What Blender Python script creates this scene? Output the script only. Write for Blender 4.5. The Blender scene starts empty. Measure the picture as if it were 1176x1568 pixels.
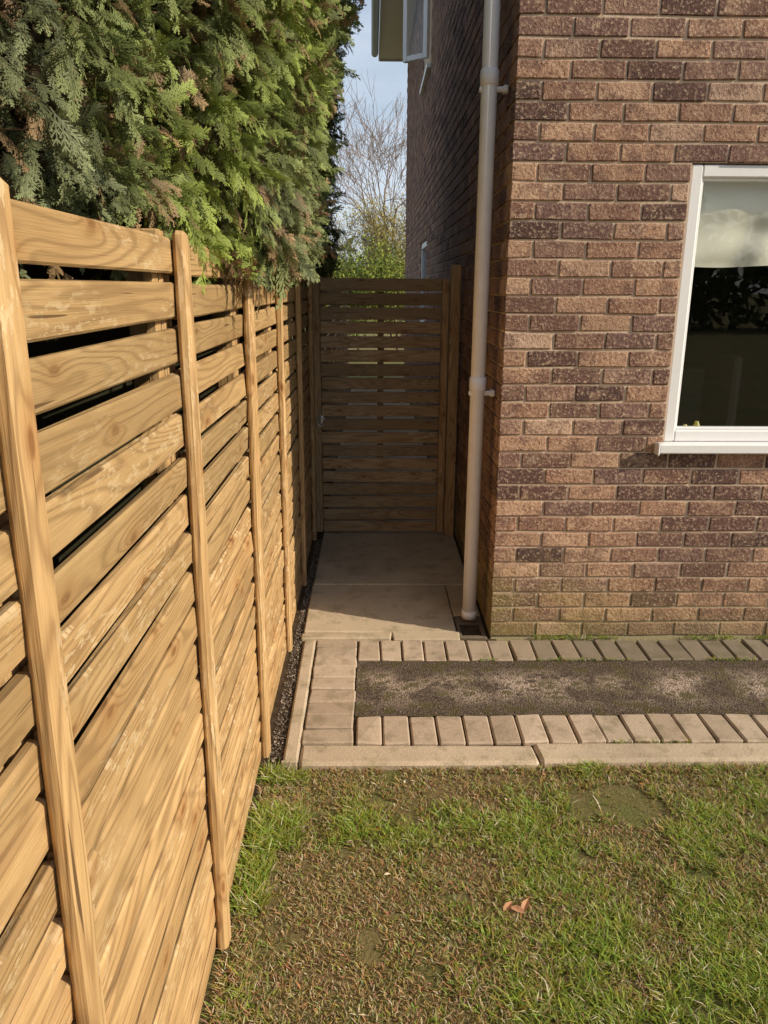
import bpy, math, random
import numpy as np
from mathutils import Vector, Matrix
random.seed(4); rng=np.random.default_rng(7)
S=bpy.context.scene
R=math.radians

# ---------------------------------------------------------------- node helpers
class NB:
    def __init__(s,name):
        s.m=bpy.data.materials.new(name); s.m.use_nodes=True
        s.nt=s.m.node_tree; s.nt.nodes.clear()
        s.out=s.n('ShaderNodeOutputMaterial')
        s.b=s.n('ShaderNodeBsdfPrincipled'); s.l(s.b.outputs[0],s.out.inputs[0])
    def n(s,t,**k):
        nd=s.nt.nodes.new(t)
        for a,b in k.items(): setattr(nd,a,b)
        return nd
    def l(s,a,b): s.nt.links.new(a,b)
    def inp(s,sock,v):
        if hasattr(v,'is_linked') or isinstance(v,bpy.types.NodeSocket): s.l(v,sock)
        else: sock.default_value=v
    def math(s,op,a,b=0.0,c=None,clamp=False):
        nd=s.n('ShaderNodeMath',operation=op,use_clamp=clamp)
        s.inp(nd.inputs[0],a); s.inp(nd.inputs[1],b)
        if c is not None: s.inp(nd.inputs[2],c)
        return nd.outputs[0]
    def mix(s,f,a,b,mode='MIX'):
        nd=s.n('ShaderNodeMix',data_type='RGBA',blend_type=mode)
        s.inp(nd.inputs[0],f)
        for i,v in ((6,a),(7,b)):
            if isinstance(v,(tuple,list)): v=(*v[:3],1.0)
            s.inp(nd.inputs[i],v)
        return nd.outputs[2]
    def noise(s,vec,scale,detail=3,rough=.55,dim='3D'):
        nd=s.n('ShaderNodeTexNoise',noise_dimensions=dim)
        s.l(vec,nd.inputs['Vector']); nd.inputs['Scale'].default_value=scale
        nd.inputs['Detail'].default_value=detail; nd.inputs['Roughness'].default_value=rough
        return nd.outputs[0]
    def ramp(s,f,stops,interp='LINEAR'):
        nd=s.n('ShaderNodeValToRGB'); cr=nd.color_ramp; cr.interpolation=interp
        while len(cr.elements)<len(stops): cr.elements.new(.5)
        for e,(p,c) in zip(cr.elements,stops):
            e.position=p; e.color=(*c[:3],1) if isinstance(c,(tuple,list)) else (c,c,c,1)
        s.inp(nd.inputs[0],f); return nd.outputs[0]
    def mr(s,f,a,b,c=0.,d=1.):
        nd=s.n('ShaderNodeMapRange'); s.inp(nd.inputs[0],f)
        for i,v in enumerate((a,b,c,d)): nd.inputs[i+1].default_value=v
        return nd.outputs[0]
    def pos(s): return s.n('ShaderNodeNewGeometry').outputs['Position']
    def sep(s,v):
        nd=s.n('ShaderNodeSeparateXYZ'); s.l(v,nd.inputs[0]); return nd.outputs
    def comb(s,x,y,z):
        nd=s.n('ShaderNodeCombineXYZ')
        for i,v in enumerate((x,y,z)): s.inp(nd.inputs[i],v)
        return nd.outputs[0]
    def attr(s,name='col'):
        nd=s.n('ShaderNodeAttribute',attribute_name=name); return nd.outputs['Color']
    def bump(s,h,dist,strength=1.0,prev=None):
        nd=s.n('ShaderNodeBump'); nd.inputs['Strength'].default_value=strength
        nd.inputs['Distance'].default_value=dist; s.l(h,nd.inputs['Height'])
        if prev is not None: s.l(prev,nd.inputs['Normal'])
        return nd.outputs[0]
    def fin(s,col=None,rough=.7,nrm=None,spec=.3,metal=0):
        if col is not None:
            if isinstance(col,tuple): col=(*col[:3],1)
            s.inp(s.b.inputs['Base Color'],col)
        s.inp(s.b.inputs['Roughness'],rough)
        s.b.inputs['Specular IOR Level'].default_value=spec
        s.b.inputs['Metallic'].default_value=metal
        if nrm is not None: s.l(nrm,s.b.inputs['Normal'])
        return s.m

def wood(name,axis,dark=1.0,gray=0.0):
    def T(c):
        l=.3*c[0]+.6*c[1]+.1*c[2]; return tuple((x*(1-gray)+l*gray)*dark for x in c)
    w=NB(name); p=w.sep(w.pos()); a=w.sep(w.attr())
    oth=[i for i in range(3) if i!=axis]
    along=w.math('ADD',p[axis],w.math('MULTIPLY',a[0],37.0))
    across=w.math('ADD',w.math('ADD',p[oth[0]],p[oth[1]]),w.math('MULTIPLY',a[0],11.3))
    v=w.n('ShaderNodeTexVoronoi',voronoi_dimensions='2D'); v.inputs['Scale'].default_value=1
    w.l(w.comb(w.math('MULTIPLY',along,3.6),w.math('MULTIPLY',across,9.0),0.0),v.inputs['Vector'])
    kc=w.sep(v.outputs['Color'])
    sel=w.math('GREATER_THAN',kc[0],.60)
    kd=v.outputs['Distance']
    swell=w.math('MULTIPLY',w.mr(kd,0,.38,1,0),sel)
    swell=w.math('MULTIPLY',swell,swell)
    base=w.noise(w.comb(w.math('MULTIPLY',along,1.1),w.math('MULTIPLY',across,12.0),w.math('MULTIPLY',a[0],9)),1.0,1.2,.35)
    ph=w.math('ADD',w.math('MULTIPLY',base,95.0),w.math('MULTIPLY',swell,13.0))
    ring=w.mr(w.math('SINE',ph),-1,1,0,1)
    ring=w.math('POWER',ring,2.6)
    fib=w.noise(w.comb(w.math('MULTIPLY',along,9),w.math('MULTIPLY',across,330),0.0),1.0,3,.6)
    blot=w.noise(w.comb(w.math('MULTIPLY',along,2),w.math('MULTIPLY',across,9),a[0]),1.0,4,.6)
    light=T((.67,.45,.215)); mid=T((.49,.30,.13)); dk=T((.22,.118,.048))
    c=w.mix(w.mr(blot,.35,.65),mid,light)
    c=w.mix(w.math('MULTIPLY',ring,.58),c,dk)
    c=w.mix(w.mr(fib,.35,.8,0,.6),c,tuple(x*.60 for x in mid))
    pn=w.noise(w.comb(w.math('MULTIPLY',along,22),w.math('MULTIPLY',across,70),w.math('MULTIPLY',a[0],5)),1.0,4,.7)
    pm=w.noise(w.comb(w.math('MULTIPLY',along,2.2),w.math('MULTIPLY',across,6),w.math('MULTIPLY',a[0],3)),1.0,1,.5)
    c=w.mix(w.math('MULTIPLY',w.mr(pn,.54,.57),w.mr(pm,.5,.62,0,.6)),c,T((.74,.58,.36)))
    core=w.math('MULTIPLY',w.mr(kd,.04,.085,1,0),sel)
    c=w.mix(w.math('MULTIPLY',core,.9),c,T((.13,.055,.02)))
    c=w.mix(w.math('MULTIPLY',w.mr(kd,.08,.26,.45,0),sel),c,T((.36,.16,.05)))
    c=w.mix(w.math('MULTIPLY',a[1],.85),c,w.mix(.65,c,T((.185,.135,.062))))
    ck=w.noise(w.comb(w.math('MULTIPLY',along,3),w.math('MULTIPLY',across,90),a[0]),1.0,1,.4)
    c=w.mix(w.mr(ck,.725,.74,0,.85),c,T((.09,.05,.022)))
    nr=w.bump(fib,.0014,.8); nr=w.bump(ring,.0008,.6,nr)
    return w.fin(c,.62,nr,.3)

def brickmat():
    w=NB('brick_clay'); P=w.pos(); p=w.sep(P); a=w.sep(w.attr())
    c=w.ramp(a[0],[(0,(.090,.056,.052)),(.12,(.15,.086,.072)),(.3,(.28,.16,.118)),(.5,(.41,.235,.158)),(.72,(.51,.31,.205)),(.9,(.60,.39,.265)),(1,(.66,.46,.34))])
    c=w.mix(w.mr(a[1],.74,.80,0,.7),c,(.25,.155,.135))
    off=w.n('ShaderNodeVectorMath',operation='ADD'); w.l(P,off.inputs[0]); w.l(w.comb(w.math('MULTIPLY',a[1],13.0),0.0,w.math('MULTIPLY',a[1],7.0)),off.inputs[1])
    Q=off.outputs[0]
    n1=w.noise(Q,10,4,.6); n2=w.noise(P,75,4,.7); n3=w.noise(P,1.3,3,.5); n4=w.noise(P,240,2,.6)
    c=w.mix(w.mr(n1,.50,.62,0,.65),c,(.18,.10,.082))
    c=w.mix(w.mr(n1,.46,.34,0,.35),c,(.66,.44,.28))
    c=w.mix(w.mr(n2,.53,.66,0,.7),c,(.74,.55,.39))
    c=w.mix(w.mr(n2,.32,.47,.8,0),c,(.10,.055,.045))
    c=w.mix(w.mr(w.noise(P,6,5,.75),.62,.74,0,.5),c,(.66,.53,.42))
    c=w.mix(w.mr(n3,.52,.66,0,.3),c,(.18,.10,.08))
    # algae: strongest in the bottom courses next to the damp corner
    ng=w.noise(P,4.5,4,.65)
    gz=w.mr(p[2],.10,.46,1,0)
    gx=w.mr(w.math('ABSOLUTE',w.math('SUBTRACT',p[0],.62)),.15,.75,1,.30)
    g=w.math('MULTIPLY',w.math('MULTIPLY',gz,gx),w.mr(ng,.34,.54,.15,1))
    c=w.mix(w.math('MULTIPLY',g,.80),c,w.mix(.5,c,(.36,.34,.055)))
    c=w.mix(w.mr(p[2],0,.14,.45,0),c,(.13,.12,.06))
    nr=w.bump(n2,.013,1.0); nr=w.bump(n4,.003,.9,nr); nr=w.bump(n1,.008,.6,nr)
    return w.fin(c,.9,nr,.15)
def mortarmat():
    w=NB('mortar'); P=w.pos(); p=w.sep(P)
    n=w.noise(P,60,4,.6); n2=w.noise(P,2.2,3)
    c=w.mix(n,(.50,.38,.275),(.70,.55,.41)); c=w.mix(w.mr(n2,.4,.7,0,.35),c,(.36,.27,.19))
    c=w.mix(w.mr(p[2],.03,.35,.6,0),c,(.28,.27,.11))
    return w.fin(c,.95,w.bump(n,.004,.9),.1)
def concrete(name,c1,c2,moss=.3):
    w=NB(name); P=w.pos()
    n=w.noise(P,3.5,5,.65); f=w.noise(P,120,3,.6); m=w.noise(P,7,6,.75); b=w.noise(P,1.4,4,.6)
    c=w.mix(n,c1,c2); c=w.mix(w.mr(f,.35,.7,0,.35),c,tuple(x*.55 for x in c1))
    c=w.mix(w.mr(b,.45,.65,0,.45),c,tuple(x*.5 for x in c1))
    c=w.mix(w.math('MULTIPLY',w.mr(m,.50,.66),moss),c,(.15,.13,.06))
    return w.fin(c,.9,w.bump(f,.003,.7),.2)
def blockmat():
    w=NB('paving_block'); P=w.pos(); a=w.sep(w.attr())
    c=w.mix(a[0],(.41,.315,.23),(.58,.465,.35))
    f=w.noise(P,160,3,.65); n=w.noise(P,11,5,.65)
    c=w.mix(w.mr(f,.35,.7,0,.45),c,(.24,.18,.13)); c=w.mix(w.mr(n,.48,.64,0,.6),c,(.19,.155,.095))
    c=w.mix(w.math('MULTIPLY',a[1],.8),c,w.mix(w.mr(n,.4,.6),(.11,.10,.06),(.20,.165,.125)))
    return w.fin(c,.9,w.bump(f,.002,.8),.2)
def asphaltmat():
    w=NB('worn_asphalt'); P=w.pos(); p=w.sep(P)
    n=w.noise(P,5.5,6,.75)
    v=w.n('ShaderNodeTexVoronoi'); v.inputs['Scale'].default_value=150; w.l(P,v.inputs['Vector'])
    vc=w.sep(v.outputs['Color'])
    c=w.mix(vc[0],(.045,.034,.026),(.16,.12,.088))
    pale=w.mix(vc[1],(.22,.17,.13),(.58,.46,.37))
    mid=w.math('MULTIPLY',w.mr(p[1],2.84,3.0),w.mr(p[1],3.22,3.10))
    c=w.mix(w.math('MULTIPLY',w.mr(n,.45,.53),w.math('MULTIPLY',mid,.9)),c,pale)
    c=w.mix(w.mr(w.noise(P,11,5,.75),.50,.58,0,.85),c,(.085,.072,.028))
    h=w.math('SUBTRACT',1.0,v.outputs['Distance'])
    return w.fin(c,.95,w.bump(h,.006,.8),.2)
def soilmat():
    w=NB('soil'); P=w.pos(); n=w.noise(P,30,5,.7); f=w.noise(P,180,3,.7)
    c=w.mix(w.mr(n,.3,.7),(.028,.019,.012),(.12,.085,.055))
    return w.fin(c,.95,w.bump(f,.008,.9),.1)
def groundmat():
    w=NB('turf_soil'); P=w.pos(); n=w.noise(P,1.6,5,.65); f=w.noise(P,90,4,.7)
    c=w.mix(w.mr(n,.4,.62),(.24,.18,.09),(.15,.17,.05))
    c=w.mix(w.mr(f,.3,.7,0,.6),c,(.085,.068,.034))
    return w.fin(c,.95,w.bump(f,.01,.9),.1)
def leafmat(name,trans=.25,rough=.6):
    w=NB(name); c=w.attr(); w.fin(c,rough,None,.25)
    t=w.n('ShaderNodeBsdfTranslucent'); w.l(c,t.inputs[0])
    m=w.n('ShaderNodeMixShader'); m.inputs[0].default_value=trans
    w.l(w.b.outputs[0],m.inputs[1]); w.l(t.outputs[0],m.inputs[2]); w.l(m.outputs[0],w.out.inputs[0])
    return w.m
def plain(name,col,rough=.5,spec=.4,metal=0,var=.15,bs=40):
    w=NB(name); P=w.pos(); n=w.noise(P,bs,3); 
    c=w.mix(w.mr(n,.3,.7,0,var),col,tuple(x*.5 for x in col))
    return w.fin(c,rough,None,spec,metal)
def pipemat():
    w=NB('grey_white_pipe'); P=w.pos(); p=w.sep(P); n=w.noise(P,14,4,.6)
    st=w.noise(w.comb(w.math('MULTIPLY',p[0],60),w.math('MULTIPLY',p[1],60),w.math('MULTIPLY',p[2],1.5)),1,3,.6)
    c=w.mix(w.mr(n,.4,.7,0,.2),(.88,.84,.86),(.62,.57,.56)); c=w.mix(w.mr(st,.55,.75,0,.25),c,(.52,.46,.43))
    c=w.mix(w.mr(p[2],.02,.30,.45,0),c,(.42,.34,.25))
    return w.fin(c,.45,None,.4)
def glassmat():
    w=NB('window_glass'); 
    g=w.n('ShaderNodeBsdfGlossy'); g.inputs['Roughness'].default_value=.01
    t=w.n('ShaderNodeBsdfTransparent'); t.inputs[0].default_value=(.90,.93,.91,1)
    f=w.n('ShaderNodeLayerWeight'); f.inputs[0].default_value=.5
    fr=w.math('ADD',w.math('MULTIPLY',w.math('POWER',f.outputs['Facing'],5.0),.9),.08)
    m=w.n('ShaderNodeMixShader'); w.l(fr,m.inputs[0]); w.l(t.outputs[0],m.inputs[1]); w.l(g.outputs[0],m.inputs[2])
    w.l(m.outputs[0],w.out.inputs[0]); return w.m

# ---------------------------------------------------------------- mesh helpers
def _template():
    vs=[];idx={}
    for sx in(-1,1):
        for sy in(-1,1):
            for sz in(-1,1):
                for k in range(3):
                    idx[(sx,sy,sz,k)]=len(vs); vs.append((sx,sy,sz,k))
    F=[]
    for k in range(3):
        for s in(-1,1):
            o=[(-1,-1),(1,-1),(1,1),(-1,1)]; f=[]
            for a,b in o:
                c=[0,0,0]; c[k]=s; q=[i for i in range(3) if i!=k]; c[q[0]]=a;c[q[1]]=b
                f.append(idx[(*c,k)])
            F.append(f)
    for k in range(3):
        q=[i for i in range(3) if i!=k]
        for a in(-1,1):
            for b in(-1,1):
                f=[]
                for s,kk in((-1,q[0]),(1,q[0]),(1,q[1]),(-1,q[1])):
                    c=[0,0,0]; c[k]=s;c[q[0]]=a;c[q[1]]=b; f.append(idx[(*c,kk)])
                F.append(f)
    for sx in(-1,1):
        for sy in(-1,1):
            for sz in(-1,1): F.append([idx[(sx,sy,sz,k)] for k in range(3)])
    P=np.array([[sx*(1 if k==0 else .8),sy*(1 if k==1 else .8),sz*(1 if k==2 else .8)] for sx,sy,sz,k in vs])
    out=[]
    for f in F:
        c=P[f].mean(0); nn=np.cross(P[f[1]]-P[f[0]],P[f[2]]-P[f[0]])
        out.append(f if nn.dot(c)>0 else f[::-1])
    return vs,out
TV,TF=_template()
TS=np.array([v[:3] for v in TV],float); TK=np.array([v[3] for v in TV])
class MB:
    def __init__(s): s.v=[];s.f=[];s.c=[];s.n=0;s.mi=[]
    def box(s,x0,x1,y0,y1,z0,z1,col=(0,0,0),b=.003,jit=0,M=None,mi=0):
        h=np.array([x1-x0,y1-y0,z1-z0])/2; c=np.array([x0+x1,y0+y1,z0+z1])/2
        b=min(b,h.min()*.9)
        V=TS*(h-b); 
        for k in range(3): V[TK==k,k]=TS[TK==k,k]*h[k]
        if jit:
            J=rng.normal(0,jit,(8,3)); V+=np.repeat(J,3,axis=0)
        V=V+c
        if M is not None: V=np.array([tuple(M@Vector(p)) for p in V])
        s.add(V,TF,col,mi)
    def add(s,V,F,col=(0,0,0),mi=0):
        s.v.extend(map(tuple,V)); s.f.extend([[i+s.n for i in f] for f in F])
        s.c.extend([col]*len(V)) if not isinstance(col,list) else s.c.extend(col)
        s.mi.extend([mi]*len(F)); s.n+=len(V)
    def tube(s,pts,rads,sides=6,col=(0,0,0),cap=True,mi=0):
        V=[];F=[]; pts=[Vector(p) for p in pts]
        for i,p in enumerate(pts):
            d=(pts[min(i+1,len(pts)-1)]-pts[max(i-1,0)]).normalized()
            u=d.orthogonal().normalized() if i==0 else (u-d*u.dot(d)).normalized()
            w=d.cross(u)
            for k in range(sides):
                a=2*math.pi*k/sides; V.append(p+(u*math.cos(a)+w*math.sin(a))*rads[i])
        for i in range(len(pts)-1):
            for k in range(sides):
                a=i*sides+k;b=i*sides+(k+1)%sides; F.append([a,b,b+sides,a+sides])
        if cap: F.append(list(range(sides))[::-1]); F.append([(len(pts)-1)*sides+k for k in range(sides)])
        s.add(V,F,col,mi)
    def obj(s,name,mats,parent=None,smooth=False):
        me=bpy.data.meshes.new(name); me.from_pydata(s.v,[],s.f)
        at=me.color_attributes.new('col','FLOAT_COLOR','POINT')
        C=np.ones((len(s.v),4)); C[:,:3]=np.array(s.c,float).reshape(-1,3); at.data.foreach_set('color',C.ravel())
        if not isinstance(mats,(list,tuple)): mats=[mats]
        for m in mats: me.materials.append(m)
        me.polygons.foreach_set('material_index',s.mi)
        if smooth: me.polygons.foreach_set('use_smooth',[True]*len(me.polygons))
        me.update(); o=bpy.data.objects.new(name,me); S.collection.objects.link(o)
        if parent: o.parent=parent
        return o
def quads(name,V,C,mat,parent=None,extra=None):
    n=len(V); me=bpy.data.meshes.new(name)
    me.vertices.add(n*4); me.vertices.foreach_set('co',V.reshape(-1).astype(np.float32))
    me.loops.add(n*4); me.loops.foreach_set('vertex_index',np.arange(n*4,dtype=np.int32))
    me.polygons.add(n); me.polygons.foreach_set('loop_start',np.arange(0,n*4,4,dtype=np.int32))
    me.update(calc_edges=True)
    at=me.color_attributes.new('col','FLOAT_COLOR','POINT')
    CC=np.ones((n*4,4),np.float32); CC[:,:3]=C.reshape(-1,3); at.data.foreach_set('color',CC.ravel())
    me.materials.append(mat)
    o=bpy.data.objects.new(name,me); S.collection.objects.link(o)
    if parent: o.parent=parent
    return o
def empty(name):
    o=bpy.data.objects.new(name,None); S.collection.objects.link(o); return o
_lat=rng.random((64,64))
def vnoise(x,y):
    x=np.asarray(x,float);y=np.asarray(y,float)
    xi=np.floor(x).astype(int);yi=np.floor(y).astype(int);fx=x-xi;fy=y-yi
    fx=fx*fx*(3-2*fx);fy=fy*fy*(3-2*fy)
    g=lambda a,b:_lat[a%64,b%64]
    return (g(xi,yi)*(1-fx)+g(xi+1,yi)*fx)*(1-fy)+(g(xi,yi+1)*(1-fx)+g(xi+1,yi+1)*fx)*fy
def fbm(x,y,o=4):
    s=0;a=.5;t=0
    for i in range(o): s=s+a*vnoise(x*2**i+i*7.3,y*2**i+i*3.1);t+=a;a*=.5
    return s/t
def smooth(x,a,b):
    t=np.clip((np.asarray(x,float)-a)/(b-a),0,1); return t*t*(3-2*t)

W_Y=wood('pine_along_y',1); W_Z=wood('pine_along_z',2,1.05); W_X=wood('pine_along_x',0,.95,.15); W_ZG=wood('pine_gate_stile',2,.95,.1)
BR=brickmat(); MO=mortarmat()
CON=concrete('concrete',(.45,.36,.25),(.64,.52,.37),.5); CONK=concrete('kerb_concrete',(.46,.365,.26),(.64,.52,.38),.6)
BLK=blockmat(); ASP=asphaltmat(); SOIL=soilmat(); GRD=groundmat()
UPVC=plain('white_upvc',(.82,.82,.82),.35,.5,0,.06); PIPE=pipemat()
GLASS=glassmat(); DARK=plain('dark_interior',(.12,.095,.08),.9,.1,0,.5,1.5); BLACK=plain('black_cavity',(.03,.03,.03),.9,.1); STEEL=plain('galvanised_steel',(.6,.6,.6),.35,.5,.8)

# ================================================================ HOUSE
WX,WY=.585,3.53; CP=.077; BL=.2275; JT=.009
house=empty('brick_house')
WIN=(1.345,3.09,12*CP,28*CP)
UPW=(1.6,3.0,46*CP,60*CP)
mb=MB(); NC=68
def brickcol(x,z,front):
    r=random.random()
    v=min(1,max(0,random.gauss(.58,.22)))
    if r<.15: v=random.uniform(0,.25)
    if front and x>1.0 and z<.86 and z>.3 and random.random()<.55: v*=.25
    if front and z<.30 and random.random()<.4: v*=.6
    if not front: v*=.55  # side wall bricks toned down: shade of the passage painted into them
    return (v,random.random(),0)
for c in range(NC):
    z0=c*CP+JT/2; z1=(c+1)*CP-JT/2; x=WX; first=True
    while x<8:
        L=BL
        if first and c%2==1: L=.1125
        xa,xb=x,x+L-JT
        segs=[(xa,xb)]
        for (a,b,q,r) in (WIN,UPW):
            if z0>q-.01 and z1<r+.01:
                ns=[]
                for s0,s1 in segs:
                    if s1<=a or s0>=b: ns.append((s0,s1))
                    else:
                        if s0<a-.02: ns.append((s0,a-.004))
                        if s1>b+.02: ns.append((b+.004,s1))
                segs=ns
        dep=.1025
        if first and c%2==1: dep=.2175
        for s0,s1 in segs:
            o=max(-.002,min(.002,random.gauss(0,.0010)))
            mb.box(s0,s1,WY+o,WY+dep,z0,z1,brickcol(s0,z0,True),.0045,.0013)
        x+=L; first=False
    y=WY+(.1125 if c%2==0 else .2275)
    while y<14:
        o=random.gauss(0,.0008)
        skip=(8.75<y+.1<9.95 and 16*CP-.01<z0<28*CP-.01) or (8.6<y+.1<9.8 and 49*CP-.01<z0<62*CP-.01)
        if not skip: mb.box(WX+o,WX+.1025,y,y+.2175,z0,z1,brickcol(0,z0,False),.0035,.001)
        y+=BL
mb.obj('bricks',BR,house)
mb=MB(); d=.0072
def wallcore(x0,x1,y0,y1,z0,z1): mb.box(x0,x1,y0,y1,z0,z1,(0,0,0),.0005)
a,b,q,r=WIN; a2,b2,q2,r2=UPW
T=NC*CP; yf=WY+d; yb=WY+.26
wallcore(WX+d,a,yf,yb,-.2,T)
wallcore(a,b,yf,yb,-.2,q-.003); wallcore(a,a2,yf,yb,r+.003,T); wallcore(a2,b,yf,yb,r+.003,q2-.003); wallcore(a2,b2-.0,yf+.0005,yb,r2+.003,T)
wallcore(b,8,yf,yb,-.2,T)
ys=WY+.26
sx0,sx1=WX+d,WX+.26
wallcore(sx0,sx1,ys,8.75,-.2,T); wallcore(sx0,sx1,9.95,14,-.2,T)
wallcore(sx0,sx1,8.75,9.95,-.2,16*CP); wallcore(sx0,sx1,8.75,9.95,28*CP,T)
wallcore(7.74,8,ys,14,-.2,T); wallcore(sx1,7.74,13.74,14,-.2,T)
mb.obj('mortar_core',MO,house)
mb=MB(); rx=4.29; rz=T+2.6
mb.add([(WX,WY+.02,T),(8,WY+.02,T),(rx,WY+.02,rz),(WX,13.98,T),(8,13.98,T),(rx,13.98,rz)],[[0,1,2],[4,3,5]],(.5,.5,0))
mb.obj('gable_walls',BR,house)
mb=MB(); ov=.45
ex0=WX-ov; ez=T-.02; k=(rz-T)/(rx-WX)
for sgn in(-1,1):
    xe=rx+sgn*(rx-ex0); zE=T+.06
    n=22
    for i in range(n):
        t0=i/n;t1=(i+1)/n
        xa=xe+(rx-xe)*t0; xb_=xe+(rx-xe)*(t1+.01); za=zE+(rz+.1-zE)*t0+.02; zb=zE+(rz+.1-zE)*t1
        mb.add([(xa,WY-.15,za),(xb_,WY-.15,zb),(xb_,14.15,zb),(xa,14.15,za),(xa,WY-.15,za-.03),(xb_,WY-.15,zb-.03),(xb_,14.15,zb-.03),(xa,14.15,za-.03)],
               [[0,1,2,3],[7,6,5,4],[0,4,5,1],[1,5,6,2],[2,6,7,3],[3,7,4,0]])
mb.obj('roof',plain('roof_tile',(.10,.06,.05),.85,.2,0,.5,8),house)
mb=MB()
mb.box(ex0,WX-.002,WY-.12,14.12,T-.06,T-.045,b=.002)
mb.box(ex0-.02,ex0-.001,WY-.12,14.12,T-.09,T+.08,b=.002)
mb.box(ex0,WX-.002,14.121,14.14,T-.09,T+.08,b=.002)
mb.obj('soffit_and_fascia',plain('pale_soffit',(.84,.86,.88),.5,.4),house)
mb=MB()
V=[];F=[]
for j,y in enumerate((WY-.15,14.16)):
    for i in range(9):
        an=math.pi*(1+i/8); V.append((ex0-.08+.056*math.cos(an),y,T+.03+.056*math.sin(an)))
for i in range(8): F.append([i,i+1,i+10,i+9])
F.append(list(range(9))); F.append(list(range(9,18)))
mb.add(V,F)
mb.obj('gutter',plain('gutter_plastic',(.45,.48,.52),.5,.4),house)

def window(nm,x0,x1,z0,z1,y,fw=.052,mull=(.5,)):
    m=MB()
    yf0,yf1=y+.012,y+.075
    m.box(x0+.003,x0+fw,yf0,yf1,z0+.05,z1-.003,b=.005); m.box(x1-fw,x1-.003,yf0,yf1,z0+.05,z1-.003,b=.005)
    m.box(x0+fw,x1-fw,yf0,yf1,z1-fw,z1-.003,b=.005); m.box(x0+fw,x1-fw,yf0,yf1,z0+.05,z0+.05+fw,b=.005)
    for t in mull:
        xm=x0+(x1-x0)*t; m.box(xm-fw/2,xm+fw/2,yf0+.001,yf1,z0+.05+fw,z1-fw,b=.005)
    e=fw
    for (p0,p1,s0,s1) in ((x0+e,x0+e+.012,z0+.05+e,z1-e),(x0+e+.012,x1-e,z1-e-.012,z1-e),(x0+e+.012,x1-e,z0+.05+e,z0+.062+e)):
        m.box(p0,p1,yf0+.014,yf1-.01,s0,s1,b=.003)
    m.box(x0-.035,x1+.035,y-.055,y-.002,z0+.004,z0+.05,b=.006)
    m.box(x0+.003,x1-.003,y-.002,yf1,z0+.004,z0+.048,b=.002)
    m.box(x0-.042,x0-.034,y-.058,y-.002,z0-.004,z0+.052,b=.003)
    m.obj(nm+'_frame',UPVC,house)
    g=MB(); g.add([(x0+e,y+.045,z0+.06+e),(x1-e,y+.045,z0+.06+e),(x1-e,y+.045,z1-e),(x0+e,y+.045,z1-e)],[[0,1,2,3]]); g.obj(nm+'_glass',GLASS,house)
window('front_window',*WIN,WY)
window('upper_front_window',*UPW,WY)
mb=MB()
for (x0,x1,z0,z1) in ((.9,3.9,.3,2.45),(.9,3.9,3.0,5.0)):
    y0,y1=WY+.265,WY+3.0
    V=[(x0,y0,z0),(x1,y0,z0),(x1,y1,z0),(x0,y1,z0),(x0,y0,z1),(x1,y0,z1),(x1,y1,z1),(x0,y1,z1)]
    mb.add(V,[[0,1,2,3],[4,5,6,7],[2,3,7,6],[0,3,7,4],[1,2,6,5]])
mb.box(1.2,2.3,WY+1.6,WY+2.1,.3,1.15,b=.02); mb.box(2.0,2.05,WY+.8,WY+1.2,.3,1.3,b=.02); mb.box(1.75,2.05,WY+.8,WY+1.2,.70,.75,b=.02)
mb.obj('dark_rooms',DARK,house)  # room colour set below its own tone: indoor dimness painted in
mb=MB(); mb.box(1.36,3.08,WY+.08,WY+.30,.955,.975,b=.004); mb.obj('inner_window_board',UPVC,house)
mb=MB(); nx,nz=160,40; V=[];F=[]
for i in range(nz+1):
    for j in range(nx+1):
        x=1.40+j/nx*1.64; v_=i/nz; z=2.12-v_*.365
        sag=.018*math.sin(x*11+1)*math.sin(v_*9)
        y=WY+.100+.008*math.sin(v_*math.pi*4+.6*math.sin(x*9))+.008*math.sin(x*23+v_*4+1.5*math.sin(x*7))*(.4+v_)
        V.append((x,y,z+sag*.4-(.010*math.sin(x*5) if i==nz else 0)))
for i in range(nz):
    for j in range(nx): p=i*(nx+1)+j; F.append([p,p+1,p+nx+2,p+nx+1])
mb.add(V,F); wb=NB('cream_fabric'); wb.fin((.88,.84,.74),.9,None,.1)
tb=wb.n('ShaderNodeBsdfTranslucent'); tb.inputs[0].default_value=(.8,.76,.64,1); mm=wb.n('ShaderNodeMixShader'); mm.inputs[0].default_value=.12
wb.l(wb.b.outputs[0],mm.inputs[1]); wb.l(tb.outputs[0],mm.inputs[2]); wb.l(mm.outputs[0],wb.out.inputs[0])
mb.obj('fabric_blind',wb.m,house,True)
mb=MB()
for x,h in((1.50,.022),(1.555,.03)):
    mb.tube([(x,WY+.16,.975),(x,WY+.16,.975+h),(x,WY+.16,.985+h*2)],[.016,.024,.008],8)
mb.obj('sill_ornaments',plain('yellow_glaze',(.5,.42,.08),.4),house)
mb=MB()
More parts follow.
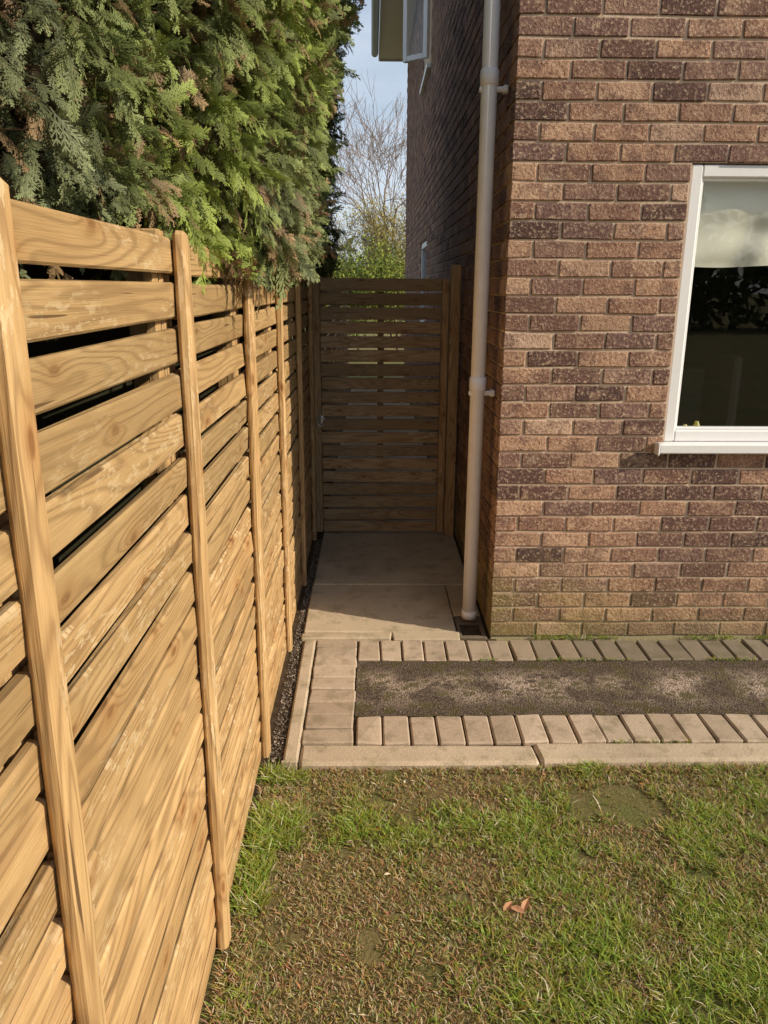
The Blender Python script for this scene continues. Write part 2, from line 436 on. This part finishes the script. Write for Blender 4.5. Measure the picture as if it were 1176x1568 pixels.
def sidewin(y0,y1,z0,z1):
    x0,x1=WX+.02,WX+.08; f=.06
    mb.box(x0,x1,y0,y0+f,z0,z1,b=.004); mb.box(x0,x1,y1-f,y1,z0,z1,b=.004)
    mb.box(x0,x1,y0+f,y1-f,z1-f,z1,b=.004); mb.box(x0,x1,y0+f,y1-f,z0,z0+f,b=.004)
    mb.box(WX-.04,WX+.08,y0-.03,y1+.03,z0-.045,z0-.002,b=.004)
    mb.add([(WX+.05,y0+f,z0+f),(WX+.05,y1-f,z0+f),(WX+.05,y1-f,z1-f),(WX+.05,y0+f,z1-f)],[[0,1,2,3]],mi=1)
    mb.add([(WX+.2,y0,z0),(WX+.2,y1,z0),(WX+.2,y1,z1),(WX+.2,y0,z1)],[[0,1,2,3]],mi=2)
sidewin(8.80,9.90,16*CP+.01,28*CP-.01)
sidewin(8.66,9.80,49*CP+.01,62*CP-.01)
M=Matrix.Translation((WX-.01,8.66,0))@Matrix.Rotation(R(140),4,'Z')
z0,z1=49*CP+.05,62*CP-.05
for args in ((0,.05,0,.05,z0,z1),(.25,.30,0,.05,z0,z1),(.05,.25,0,.05,z1-.05,z1),(.05,.25,0,.05,z0,z0+.05)):
    mb.box(*args,b=.004,M=M)
mb.add([tuple(M@Vector(p)) for p in ((.05,.025,z0),(.25,.025,z0),(.25,.025,z1),(.05,.025,z1))],[[0,1,2,3]],mi=1)
mb.obj('side_windows',[UPVC,GLASS,BLACK],house)
# downpipe
mb=MB(); px,py=.502,3.70; r=.034
mb.tube([(px,py,.035),(px,py,T-.05),],[r,r],20)
mb.tube([(px,py,T-.05),(px-.12,py,T-.02),(ex0-.08,py,T-.01)],[r,r,r],14)
for zc in (1.19,2.48,3.77):
    mb.tube([(px,py,zc-.004),(px,py,zc),(px,py,zc+.055),(px,py,zc+.06)],[r+.001,r+.0055,r+.0055,r+.001],20)
    mb.box(px-.042,px+.070,py-.012,py+.012,zc-.028,zc-.006,b=.004)
    mb.box(px+.058,px+.081,py-.02,py+.02,zc-.032,zc-.002,b=.004)
mb.tube([(px,py,.030),(px,py,.07)],[r+.004,r+.004],20)
o=mb.obj('downpipe',PIPE,house)
for p in o.data.polygons: p.use_smooth=len(p.vertices)==4 and abs(p.normal.z)<.3

# ================================================================ GROUND
GZ=-.035
mb=MB(); N=120; V=[];F=[]
def gc(t): return math.copysign(abs(t)**3,t)*300
for i in range(N+1):
    for j in range(N+1): V.append((gc(j/N*2-1),gc(i/N*2-1),GZ))
for i in range(N):
    for j in range(N): p=i*(N+1)+j; F.append([p,p+1,p+N+2,p+N+1])
mb.add(V,F); mb.obj('ground',GRD)
mb=MB()
V=[];F=[];ny=240
for i in range(ny+1):
    y=2.20+i/ny*11.8; lift=float(smooth(y,2.2,2.6))
    for j,x in enumerate((-.46,-.41,-.375,-.345,-.32,-.30)): V.append((x,y,GZ-.006+lift*(.020+.010*float(fbm(y*12,x*30)))))
for i in range(ny):
    for j in range(5): p=i*6+j; F.append([p,p+1,p+7,p+6])
mb.add(V,F)
mb.box(-.30,.62,2.60,9.0,GZ-.02,-.016,b=.002); mb.obj('soil_strip',SOIL)
mb=MB()
mb.box(-.335,.43,3.592,4.232,-.05,.0,b=.006,jit=.003)
mb.box(.434,.575,3.80,4.232,-.05,-.002,b=.004)
mb.box(-.33,.572,4.237,5.19,-.05,.001,b=.006,jit=.001)
mb.box(-.33,.572,5.20,6.6,-.05,.001,b=.006); mb.box(-.33,.572,6.61,8.2,-.05,.002,b=.006); mb.box(-.33,.572,8.21,13.9,-.05,.001,b=.006)
mb.box(-.34,.10,3.512,3.585,-.05,.002,b=.006,jit=.003); mb.box(.104,.44,3.508,3.588,-.05,.001,b=.006,jit=.003)
mb.obj('concrete_path',CON)
mb=MB(); gx0,gx1,gy0,gy1=.437,.574,3.53,3.79
mb.box(gx0,gx1,gy0,gy0+.025,-.05,-.003,b=.004); mb.box(gx0,gx1,gy1-.09,gy1,-.05,-.003,b=.004)
mb.box(gx0,gx0+.015,gy0+.025,gy1-.09,-.05,-.004,b=.003); mb.box(gx1-.02,gx1,gy0+.025,gy1-.09,-.05,-.004,b=.003)
for i in range(7): 
    y=gy0+.035+i*.019; mb.box(gx0+.016,gx1-.021,y,y+.007,-.035,-.022,b=.002,mi=1)
mb.obj('drain_gully',[concrete('gully_concrete',(.13,.10,.07),(.22,.17,.12)),BLACK])
mb=MB()
def blk(x0,x1,y0,y1,dk): mb.box(x0+.0032,x1-.0032,y0+.003,y1-.003,-.05,random.gauss(0,.0018),(random.random(),dk,0),.006,.0018)
x=-.06
while x<7.9:
    blk(x,x+.104,3.285,3.497,min(1,max(0,(x-.25)*1.2+random.uniform(-.2,.2)))); x+=.104
x=-.06
while x<7.9:
    blk(x,x+.106,2.600,2.800,max(0,min(1,(x-.8)*.35+random.uniform(-.2,.2)))); x+=.106
y=2.600
for i in range(8):
    blk(-.262,-.064,y,y+.1035 ,random.uniform(0,.3)); y+=.1035
y+=.004
blk(-.262,-.064,y,3.50,random.uniform(0,.2))
mb.obj('block_paving_edging',BLK)
mb=MB(); x=-.325
mb.box(-.322,-.266,2.49,3.50,-.09,.002,b=.008,jit=.002)
while x<7.8:
    L=random.choice((.95,.9,1.0)); x1=x+L
    if x<-.3: x1=.62
    mb.box(x+(.06 if x<-.3 else 0),x1-.004,2.478+random.uniform(-.004,.004),2.598,-.09,random.uniform(-.004,.002),b=.012,jit=.005); x=x1
mb.box(-.325,-.266,2.478,2.4895,-.09,.001,b=.004)
mb.obj('concrete_kerb',CONK)
mb=MB(); V=[];F=[];nx,ny=300,24
for i in range(ny+1):
    for j in range(nx+1):
        x=-.062+j/nx*7.9;y=2.80+i/ny*.484; V.append((x,y,-.010+.006*float(fbm(x*9,y*9))))
for i in range(ny):
    for j in range(nx): p=i*(nx+1)+j; F.append([p,p+1,p+nx+2,p+nx+1])
mb.add(V,F); mb.obj('asphalt_path',ASP,None,True)
n=4200; P=np.zeros((n,3)); 
k=n//2
P[:k,0]=-.06+rng.random(k)**1.3*3.2; P[:k,1]=2.805+rng.random(k)*.475; P[:k,2]=-.004
P[k:,0]=rng.uniform(-.375,-.325,n-k); P[k:,1]=rng.uniform(2.45,5.1,n-k); P[k:,2]=-.012
sz=rng.uniform(.001,.0034,n); sz[k:]*=1.6
oc=np.array([(1,0,0),(0,1,0),(-1,0,0),(0,-1,0),(0,0,.7),(0,0,-.7)]); of=[(0,1,4),(1,2,4),(2,3,4),(3,0,4),(1,0,5),(2,1,5),(3,2,5),(0,3,5)]
mb=MB()
for i in range(n):
    an=rng.random()*6.28; c,s_=math.cos(an),math.sin(an)
    V=oc*rng.uniform(.6,1.3,(6,1))*sz[i]; V=np.stack([V[:,0]*c-V[:,1]*s_,V[:,0]*s_+V[:,1]*c,V[:,2]],1)+P[i]
    g=rng.uniform(.04,.24) if rng.random()<.85 else .42; mb.add(V,of,(g,g*.82,g*.64))
w=NB('stone_chips'); mb.obj('gravel',w.fin(w.attr(),.9))

# ================================================================ LAWN
def blades(n,xr,yr,hmin,hmax,wd,z=GZ,kind=0):
    x=rng.uniform(*xr,n);y=rng.uniform(*yr,n)
    return x,y,rng.uniform(hmin,hmax,n),np.full(n,wd),np.full(n,z),np.full(n,kind)
sets=[blades(135000,(-.385,1.75),(1.25,2.475),.010,.026,.0017),
      blades(50000,(-.385,4.5),(-.5,2.475),.012,.028,.0028),
      blades(5000,(-.385,-.30),(1.2,2.46),.014,.042,.0020,GZ,1),
      blades(1500,(-.33,-.22),(2.05,2.44),.014,.038,.0020,GZ,1),
      blades(4000,(-.2,3.0),(2.445,2.485),.02,.038,.002,GZ,2),
      blades(1500,(.8,3.0),(3.502,3.526),.008,.022,.002,-.005,3),
      blades(900,(.5,3.0),(3.275,3.292),.006,.016,.002,-.006,3),
      blades(600,(.9,3.0),(2.592,2.604),.006,.016,.002,-.006,3)]
x,y,h,wd,zb,kd=[np.concatenate([s[i] for s in sets]) for i in range(6)]
gN=fbm(x*2.3+5,y*2.3+2); gM=fbm(x*9+1,y*9+8,3); gL=fbm(x*1.1+2,y*1.1+7,2)
green=np.clip(-.03+.50*smooth(x,.30,1.2)+.60*smooth(y,2.0,1.45)*smooth(x,.05,.6)+2.4*(gN-.5)+1.9*(gM-.5),0,1)
green=np.where(kd==1,np.clip(.10+1.0*smooth(fbm(x*0+3,y*3),.42,.58),0,1),green)
green=np.where(kd==3,.85,green)
patch=np.hypot((x-.80)/.17,(y-2.27)/.10)+(gM-.5)*1.6
gP=fbm(x*5+11,y*5+4,3)
keep=(rng.random(len(x))<np.clip(.62+.5*green,0,1))&((patch>1.0)|(rng.random(len(x))<.06))&((fbm(x*14,y*14,2)>.22)|(kd==3))
keep&=(gP<.66)|(rng.random(len(x))<.35)|(kd>0)
keep&=(kd!=3)|(fbm(x*6,y*0+kd,2)>.5)
x,y,h,wd,green,zb,kd=[a[keep] for a in (x,y,h,wd,green,zb,kd)]; n=len(x)
h=h*(.55+.65*green)
an=rng.random(n)*6.283; lean=rng.uniform(.4,1.8,n)*h; dx=np.cos(an)*lean; dy=np.sin(an)*lean
wa=rng.random(n)*6.283; wx=np.cos(wa)*wd;wy=np.sin(wa)*wd
b0=np.stack([x,y,zb],1); W=np.stack([wx,wy,0*x],1); D=np.stack([dx,dy,h],1)
mid=b0+D*np.array([.4,.4,.62])
Q1=np.stack([b0-W,b0+W,mid+W*.8,mid-W*.8],1); Q2=np.stack([mid-W*.8,mid+W*.8,b0+D+W*.15,b0+D-W*.15],1)
gcol=np.stack([rng.uniform(.23,.40,n),rng.uniform(.31,.47,n),rng.uniform(.04,.09,n)],1)
bcol=np.stack([rng.uniform(.32,.60,n),rng.uniform(.25,.44,n),rng.uniform(.11,.21,n)],1)
isg=(rng.random(n)<(.10+.87*green))[:,None]; straw=(rng.random(n)<.08)[:,None]
C=np.where(isg,gcol,bcol); C=np.where(straw,np.array([.76,.67,.47]),C)
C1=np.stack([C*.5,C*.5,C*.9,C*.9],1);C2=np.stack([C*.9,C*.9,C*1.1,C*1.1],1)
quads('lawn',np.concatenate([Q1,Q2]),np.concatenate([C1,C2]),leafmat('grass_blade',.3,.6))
mb=MB()
spots=[(.385,1.80,.02),(.41,1.79,.022),(.435,1.805,.02),(.02,2.13,.012),(.05,1.93,.01),(.62,2.42,.008),(.12,2.38,.008),(.95,2.36,.01),(.2,2.05,.006),(.46,2.28,.007),(.22,1.88,.007)]
for (lx,ly,s_) in spots:
    a=rng.random()*6.28
    M=Matrix.Translation((lx,ly,GZ+.018))@Matrix.Rotation(a,4,'Z')@Matrix.Rotation(rng.uniform(-.5,.5),4,'X')
    pts=[(0,-1,0),(.45,-.5,.15),(.55,.1,.2),(.3,.7,.1),(0,1.1,0),(-.3,.7,.12),(-.5,.1,.25),(-.42,-.5,.15),(0,0,-.05)]
    cc=random.choice([(.45,.20,.08),(.55,.38,.22),(.6,.5,.36)]) if s_<.018 else (.50,.27,.15)
    mb.add([tuple(M@(Vector(p)*s_)) for p in pts],[[i,(i+1)%8,8] for i in range(8)],cc)
w=NB('dry_leaf'); mb.obj('fallen_leaves',w.fin(w.attr(),.8))

# ================================================================ FENCE
fence=empty('wooden_fence'); FT=1.75
bat=[-.90,-.02,.855,1.69,2.555,3.42,4.28,5.13]
mb=MB(); SP=.0893; SH=.0708
XS=-.402
for i in range(len(bat)-1):
    y0,y1=bat[i],bat[i+1]
    for kx in range(20):
        zt=FT-.006-kx*SP; zb_=zt-SH
        if zb_<-.03: zb_=-.03
        if zt-zb_<.02: continue
        wv=min(1,max(0,.78*float(smooth(zt,.4,1.45))+random.uniform(-.35,.45)))  # darker up the fence: weathering, plus brighter sunlit lower boards painted in
        o=random.gauss(0,.0012); s0=random.gauss(0,.0020)
        mb.box(XS-.019+o,XS+o,y0+.003,y1-.003,zb_+s0,zt+s0,(random.random(),wv,0),.004,.0019)
mb.obj('slats',W_Y,fence)
mb=MB()
for i,yb_ in enumerate(bat):
    w_=.050
    mb.box(XS+.0015,XS+.030,yb_-w_/2,yb_+w_/2,-.03,FT+.006,(random.random(),random.uniform(0,.2),0),.008,.0016)
    mb.box(XS-.095,XS-.022,yb_-.035,yb_+.035,-.1,FT+.01,(random.random(),random.uniform(.2,.6),0),.004)
for i in range(len(bat)-1):
    ym=bat[i+1]-.075; mb.box(XS-.045,XS-.0215,ym-.018,ym+.018,-.02,FT-.01,(random.random(),.3,0),.003)
mb.obj('battens_and_posts',W_Z,fence)
mb=MB()
for i in range(5):
    y0=5.3+i*1.8
    for kx in range(19):
        zt=FT-.01-kx*SP; mb.box(XS-.019,XS,y0,y0+1.78,zt-SH,zt,(random.random(),.7,0),.003,.001)
mb.obj('rear_slats',W_Y,fence)

# ================================================================ GATE
gate=empty('wooden_gate'); gy=5.20; gl,gr=-.375,.500; gt=1.705
mb=MB()
n=17; z0=.095; z1=gt-.085; pitch=(z1-z0)/n
for i in range(n):
    za=z0+i*pitch+.009; zb_=z0+(i+1)*pitch-.006+random.gauss(0,.001)
    mb.box(gl+.048,gr-.048,gy-.006,gy+.014,za,zb_,(random.random(),random.uniform(.0,1),0),.003,.0015)
mb.box(gl+.0485,gr-.0485,gy-.012,gy+.03,gt-.078,gt,(.3,.6,0),.004)
mb.box(gl+.0485,gr-.0485,gy-.012,gy+.03,.02,.093,(.8,.3,0),.004)
mb.obj('gate_slats_and_rails',W_X,gate)
mb=MB()
mb.box(gl,gl+.046,gy-.022,gy+.034,.02,gt,(.2,.5,0),.004)
mb.box(gr-.046,gr,gy-.022,gy+.034,.02,gt,(.6,.0,0),.004)
mb.box(gr+.006,WX-.012,gy-.03,gy+.05,-.03,1.79,(.9,.2,0),.005)
mb.box(XS-.02,gl-.004,gy-.03,gy+.05,-.03,1.76,(.45,.5,0),.005)
mb.box((gl+gr)/2-.02,(gl+gr)/2+.02,gy+.015,gy+.035,.095,gt-.08,(.35,.8,0),.003)
mb.obj('gate_stiles_and_posts',W_ZG,gate)
mb=MB()
lx,lz=gl+.045,.80
ring=[(lx+.030*math.cos(t*math.pi/8),gy-.034-.004*math.sin(t*math.pi/8),lz-.01+.030*math.sin(t*math.pi/8)) for t in range(17)]
mb.tube(ring,[.0048]*17,8,cap=False)
mb.box(lx-.016,lx+.016,gy-.0265,gy-.0225,lz-.03,lz+.03,b=.002)
mb.tube([(lx,gy-.026,lz+.018),(lx,gy-.042,lz+.018)],[.008,.008],10)
mb.obj('ring_latch',STEEL,gate,True)

# ================================================================ HEDGE
def seg(p0,p1,w0,w1):
    p0=np.array(p0,float);p1=np.array(p1,float); d=p1-p0; s=np.array([d[1],-d[0],0]); s/=np.linalg.norm(s)+1e-9
    return np.array([p0-s*w0,p0+s*w0,p1+s*w1,p1-s*w1])
def spray(detail,r):
    Q=[];B=[]
    bend=r.uniform(.1,.4); zf=lambda y:-bend*y*y
    for a,b in ((0,.35),(.35,.7),(.7,1.0)):
        Q.append(seg((0,a,zf(a)),(0,b,zf(b)),.013,.010)); B.append(.75)
    nn=10
    for i in range(nn):
        for sd in(-1,1):
            if r.random()<.1: continue
            y=.06+i*.09+(.03 if sd>0 else 0); L=(.34*(1-.72*y)+.06)*r.uniform(.6,1.2); an=R(r.uniform(26,42))
            ex=sd*L*math.sin(an);ey=y+L*math.cos(an); z0=zf(y);z1=zf(ey)-.15*L+r.uniform(-.05,.05)
            Q.append(seg((0,y,z0),(ex,ey,z1),.012 if detail else .024,.009)); B.append(1.0)
            m=3 if detail else 1
            for j in range(m):
                t=(j+.9)/(m+.6); l2=L*.40*(1-.4*t); sx=ex*t; sy=y+(ey-y)*t; zz=z0+(z1-z0)*t
                for s2 in (-1,1):
                    a2=math.atan2(ex,ey-y)+s2*R(34)
                    Q.append(seg((sx,sy,zz),(sx+l2*math.sin(a2),sy+l2*math.cos(a2),zz-.02),.013 if detail else .032,.009)); B.append(1.15)
    return np.array(Q),np.array(B)
def place_sprays(P,D,Nn,sc,col,templ):
    D=D/np.linalg.norm(D,axis=1,keepdims=True); X=np.cross(D,Nn); X/=np.linalg.norm(X,axis=1,keepdims=True)+1e-9; Z=np.cross(X,D)
    Rm=np.stack([X,D,Z],2)*sc[:,None,None]
    Q,B=templ
    V=np.einsum('nij,qkj->nqki',Rm,Q)+P[:,None,None,:]
    C=col[:,None,None,:]*B[None,:,None,None]*np.ones((1,1,4,1))
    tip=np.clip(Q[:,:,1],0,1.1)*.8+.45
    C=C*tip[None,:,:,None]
    return V.reshape(-1,4,3),C.reshape(-1,4,3)
def hx(y,z):
    s=-.52+.13*smooth(y,.8,1.4)+.21*smooth(y,1.4,2.8)-.12*smooth(y,3.9,5.2)
    s=s+.20*(fbm(y*1.7+2,z*1.7+4,3)-.5)+.14*(fbm(y*4.5,z*4.5,2)-.5)
    s=s-.06*smooth(z,2.0,1.76)+.05*smooth(z,2.0,2.6)-.5*smooth(z,3.9,4.4)
    s=s-.5*smooth(y,7.0,7.6)
    return s
def hedge_bottom(y): return 1.785-.015*smooth(y,1.5,2.5)+.10*smooth(y,2.9,3.9)+.03*np.sin(y*5)+.06*(fbm(y*3,y*0,2)-.5)
VV=[];CC=[]
def hpts(n,yr,zr,templs,smin,smax,depth,wedge=False):
    y=rng.uniform(*yr,n); z=rng.uniform(*zr,n)
    nf=n//7; z[:nf]=1.75
    z=np.maximum(z,hedge_bottom(y)+rng.uniform(0,.05,n))
    if wedge:
        m=z<1.80+.34*y; y=y[m];z=z[m]; n=len(y)
    dep=rng.random(n)**1.2*depth; x=hx(y,z)-dep-.06
    out=rng.uniform(.15,1.0,n)
    low=smooth(z,2.1,1.78)
    vz=rng.normal(-.25,.55,n)-.65*low
    D=np.stack([out,rng.normal(-.1,.5,n),vz],1)
    Nn=np.stack([rng.normal(.5,.5,n),rng.normal(-.3,.6,n),rng.normal(.5,.5,n)],1)
    sc=rng.uniform(smin,smax,n)
    cn=fbm(y*1.6+9,z*1.6,3); 
    yel=np.clip(.75*smooth(y,1.3,2.4)+2.2*(cn-.5),0,1)[:,None]
    A=np.array([.150,.172,.082]);Bc=np.array([.225,.285,.055])
    c=A*(1-yel)+Bc*yel; c=c*rng.uniform(.55,1.35,(n,1))
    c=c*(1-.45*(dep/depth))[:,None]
    bn=fbm(y*5,z*5+3,2)
    brown=(rng.random(n)<.07+.26*smooth(bn,.5,.7)+.20*(dep>depth*.5))[:,None]
    c=np.where(brown,np.array([.27,.185,.095])*rng.uniform(.6,1.2,(n,1)),c)
    idx=rng.integers(0,len(templs),n)
    for t in range(len(templs)):
        m=idx==t
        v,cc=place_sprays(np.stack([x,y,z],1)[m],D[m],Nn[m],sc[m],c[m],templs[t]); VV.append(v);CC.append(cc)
det=[spray(True,random) for _ in range(6)]; sim=[spray(False,random) for _ in range(5)]
hpts(8000,(.7,3.1),(1.72,2.9),det,.050,.100,.24,True)
hpts(6500,(2.9,5.0),(1.72,3.5),sim,.065,.12,.24)
hpts(1500,(5.0,7.4),(1.72,3.9),sim,.10,.16,.20)
hpts(1300,(-2,.8),(1.75,4.2),sim,.12,.2,.22)
hpts(1500,(.7,7.4),(2.9,4.3),sim,.12,.2,.22)
hedge=empty('conifer_hedge')
quads('foliage',np.concatenate(VV),np.concatenate(CC),leafmat('conifer_leaf',.15,.55),hedge)
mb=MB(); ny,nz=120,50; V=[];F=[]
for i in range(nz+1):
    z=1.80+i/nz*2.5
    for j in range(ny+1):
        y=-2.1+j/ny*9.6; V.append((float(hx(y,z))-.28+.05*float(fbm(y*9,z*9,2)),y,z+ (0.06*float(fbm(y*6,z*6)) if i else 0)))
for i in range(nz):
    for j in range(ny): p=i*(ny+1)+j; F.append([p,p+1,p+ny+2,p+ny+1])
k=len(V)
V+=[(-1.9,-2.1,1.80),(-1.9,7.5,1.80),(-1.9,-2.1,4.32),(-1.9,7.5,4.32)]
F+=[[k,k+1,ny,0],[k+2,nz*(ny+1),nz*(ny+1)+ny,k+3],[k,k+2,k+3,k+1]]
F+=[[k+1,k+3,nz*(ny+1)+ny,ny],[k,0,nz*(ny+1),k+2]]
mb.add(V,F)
for y in np.arange(-1.8,7.4,.55):
    mb.tube([(-.95,y,-.1),(-.93,y+.05,1.0),(-.9,y,2.2)],[.06,.05,.035],8)
for i in range(1500):
    y=rng.uniform(.8,4.5); z=rng.uniform(1.78,3.0); x0=float(hx(y,z))-.28
    p=Vector((x0,y,z)); q=p+Vector((rng.uniform(.08,.24),rng.normal(0,.07),rng.normal(0,.06)))
    mb.tube([p,(p+q)/2+Vector((0,0,.01)),q],[.003,.002,.001],3,cap=False,mi=1)
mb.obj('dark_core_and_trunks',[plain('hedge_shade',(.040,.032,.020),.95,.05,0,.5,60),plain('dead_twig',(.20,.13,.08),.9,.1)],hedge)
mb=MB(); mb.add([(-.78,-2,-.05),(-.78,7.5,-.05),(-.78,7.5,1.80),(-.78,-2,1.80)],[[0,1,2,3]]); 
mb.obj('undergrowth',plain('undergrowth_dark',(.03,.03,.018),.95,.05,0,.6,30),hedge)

# ================================================================ BACK GARDEN TREES
def grow(mb,p,d,L,r,lev,maxlev,tips,spread=.55,up=.1,rmin=.006):
    pts=[p];rads=[r]; n=4
    for i in range(n):
        d=(d+Vector((random.gauss(0,.13),random.gauss(0,.13),random.gauss(0,.10)+up*.3))).normalized()
        p=p+d*L/n; pts.append(p); rads.append(r*(1-.45*(i+1)/n))
    mb.tube(pts,rads,5 if lev<2 else 3,cap=False)
    if lev>=maxlev: tips.append(p); return
    k=random.choice((3,4)) if lev<maxlev-1 else 4
    for i in range(k):
        t=random.uniform(.35,1.0) if i else 1.0
        j=min(n-1,int(t*n)); q=pts[j].lerp(pts[j+1],t*n-j) if j<n else p
        nd=(d+Vector((random.gauss(0,spread),random.gauss(0,spread),random.gauss(.05,spread*.7)))).normalized()
        if lev>=maxlev-2: tips.append(q)
        grow(mb,q,nd,L*random.uniform(.6,.82),max(rmin,rads[j]*.6),lev+1,maxlev,tips,spread,up,rmin)
bark=plain('bark',(.17,.12,.095),.9,.1,0,.4,15)
mb=MB(); tips=[]
grow(mb,Vector((1.0,21,-.05)),Vector((-.10,0,1)),2.35,.10,0,5,tips,.46,.10,.006)
grow(mb,Vector((1.9,21.5,-.05)),Vector((-.15,0,1)),2.4,.10,0,5,tips,.46,.10,.006)
mb.obj('bare_tree',plain('bare_bark',(.34,.26,.21),.9,.1,0,.4,15))
def leaves(P,n,rad,size,c0,c1,flat=None):
    P=np.array([tuple(p) for p in P]); idx=rng.integers(0,len(P),n); c=P[idx]+rng.normal(0,rad,(n,3))
    a=rng.normal(0,1,(n,3));a/=np.linalg.norm(a,axis=1,keepdims=True);b=np.cross(a,rng.normal(0,1,(n,3)));b/=np.linalg.norm(b,axis=1,keepdims=True)
    s=rng.uniform(.5,1,(n,1))*size
    V=np.stack([c-a*s,c+b*s*.45,c+a*s,c-b*s*.45],1)
    t=rng.random((n,1)); C=(np.array(c0)*(1-t)+np.array(c1)*t); return V,np.repeat(C[:,None,:],4,1)
willow=empty('willow_tree'); mb=MB(); tips=[]
for sx in (.35,.75,1.1):
    grow(mb,Vector((sx,20.0,-.05)),Vector((-.02,0,1)),1.5,.05,0,4,tips,.30,.18)
mb.obj('trunk_and_branches',bark,willow)
V,C=leaves(tips,11000,.12,.04,(.42,.37,.13),(.58,.50,.22)); quads('young_leaves',V,C,leafmat('willow_leaf',.3),willow)
shrub=empty('garden_shrub'); mb=MB(); tips=[]
for sx in np.arange(-1.6,1.2,.45):
    grow(mb,Vector((sx,19.0+random.uniform(-.3,.3),-.05)),Vector((random.gauss(0,.1),0,1)),.95+random.uniform(-.1,.15),.035,0,4,tips,.42,.1)
mb.obj('stems',bark,shrub)
V,C=leaves(tips,16000,.17,.055,(.12,.18,.04),(.38,.43,.08)); quads('leaves',V,C,leafmat('shrub_leaf',.3),shrub)
row=[]
for i in range(1400):
    t=rng.uniform(-40,40); row.append((t,48+rng.normal(0,1),rng.uniform(0,2.2+1.2*float(fbm(t*.3,1.)))))
    row.append((t,-28+rng.normal(0,1),rng.uniform(0,3.5+2.5*float(fbm(t*.25,4.)))))
V,C=leaves(row,26000,.5,.45,(.04,.06,.02),(.10,.13,.04)); quads('distant_trees',V,C,leafmat('distant_leaf',.2))

# ================================================================ LIGHT, SKY
az=Vector((.93,-.350,0)).normalized(); el=R(30)
sd=Vector((az.x*math.cos(el),az.y*math.cos(el),math.sin(el)))
L=bpy.data.lights.new('sun','SUN'); L.energy=5.0; L.angle=R(.6); L.color=(1,.87,.68)
lo=bpy.data.objects.new('sun',L); S.collection.objects.link(lo); lo.rotation_euler=(-sd).to_track_quat('-Z','Y').to_euler()
wld=bpy.data.worlds.new("World"); S.world=wld; wld.use_nodes=True; nt=wld.node_tree
bg=nt.nodes['Background']; sky=nt.nodes.new('ShaderNodeTexSky'); sky.sky_type='NISHITA'; sky.sun_disc=False
sky.sun_elevation=el; sky.sun_rotation=math.atan2(sd.x,sd.y); sky.dust_density=1.5; sky.air_density=1.0
tc=nt.nodes.new('ShaderNodeTexCoord'); mp=nt.nodes.new('ShaderNodeMapping'); mp.inputs['Scale'].default_value=(2.2,2.2,7)
no=nt.nodes.new('ShaderNodeTexNoise'); no.inputs['Scale'].default_value=1.6; no.inputs['Detail'].default_value=6
rp=nt.nodes.new('ShaderNodeMapRange'); rp.inputs[1].default_value=.32; rp.inputs[2].default_value=.66; rp.inputs[3].default_value=.18; rp.inputs[4].default_value=.8
mx=nt.nodes.new('ShaderNodeMix'); mx.data_type='RGBA'; mx.inputs[7].default_value=(5.6,6.2,7.1,1)
nt.links.new(tc.outputs['Generated'],mp.inputs[0]); nt.links.new(mp.outputs[0],no.inputs[0]); nt.links.new(no.outputs[0],rp.inputs[0])
nt.links.new(rp.outputs[0],mx.inputs[0]); nt.links.new(sky.outputs[0],mx.inputs[6]); nt.links.new(mx.outputs[2],bg.inputs[0])
bg.inputs[1].default_value=.135

# ================================================================ CAMERA
cd=bpy.data.cameras.new('camera'); cam=bpy.data.objects.new('camera',cd); S.collection.objects.link(cam); S.camera=cam
cd.sensor_fit='VERTICAL'; cd.sensor_height=24; cd.lens=24*1200/1568; cd.clip_start=.02; cd.clip_end=2000
cam.matrix_world=Matrix.Translation((0,0,1.65))@Matrix.Rotation(R(-1.0),4,'Z')@Matrix.Rotation(R(90-16),4,'X')@Matrix.Rotation(R(.34),4,'Z')
S.view_settings.view_transform='Standard'; S.view_settings.look='None'; S.view_settings.exposure=0
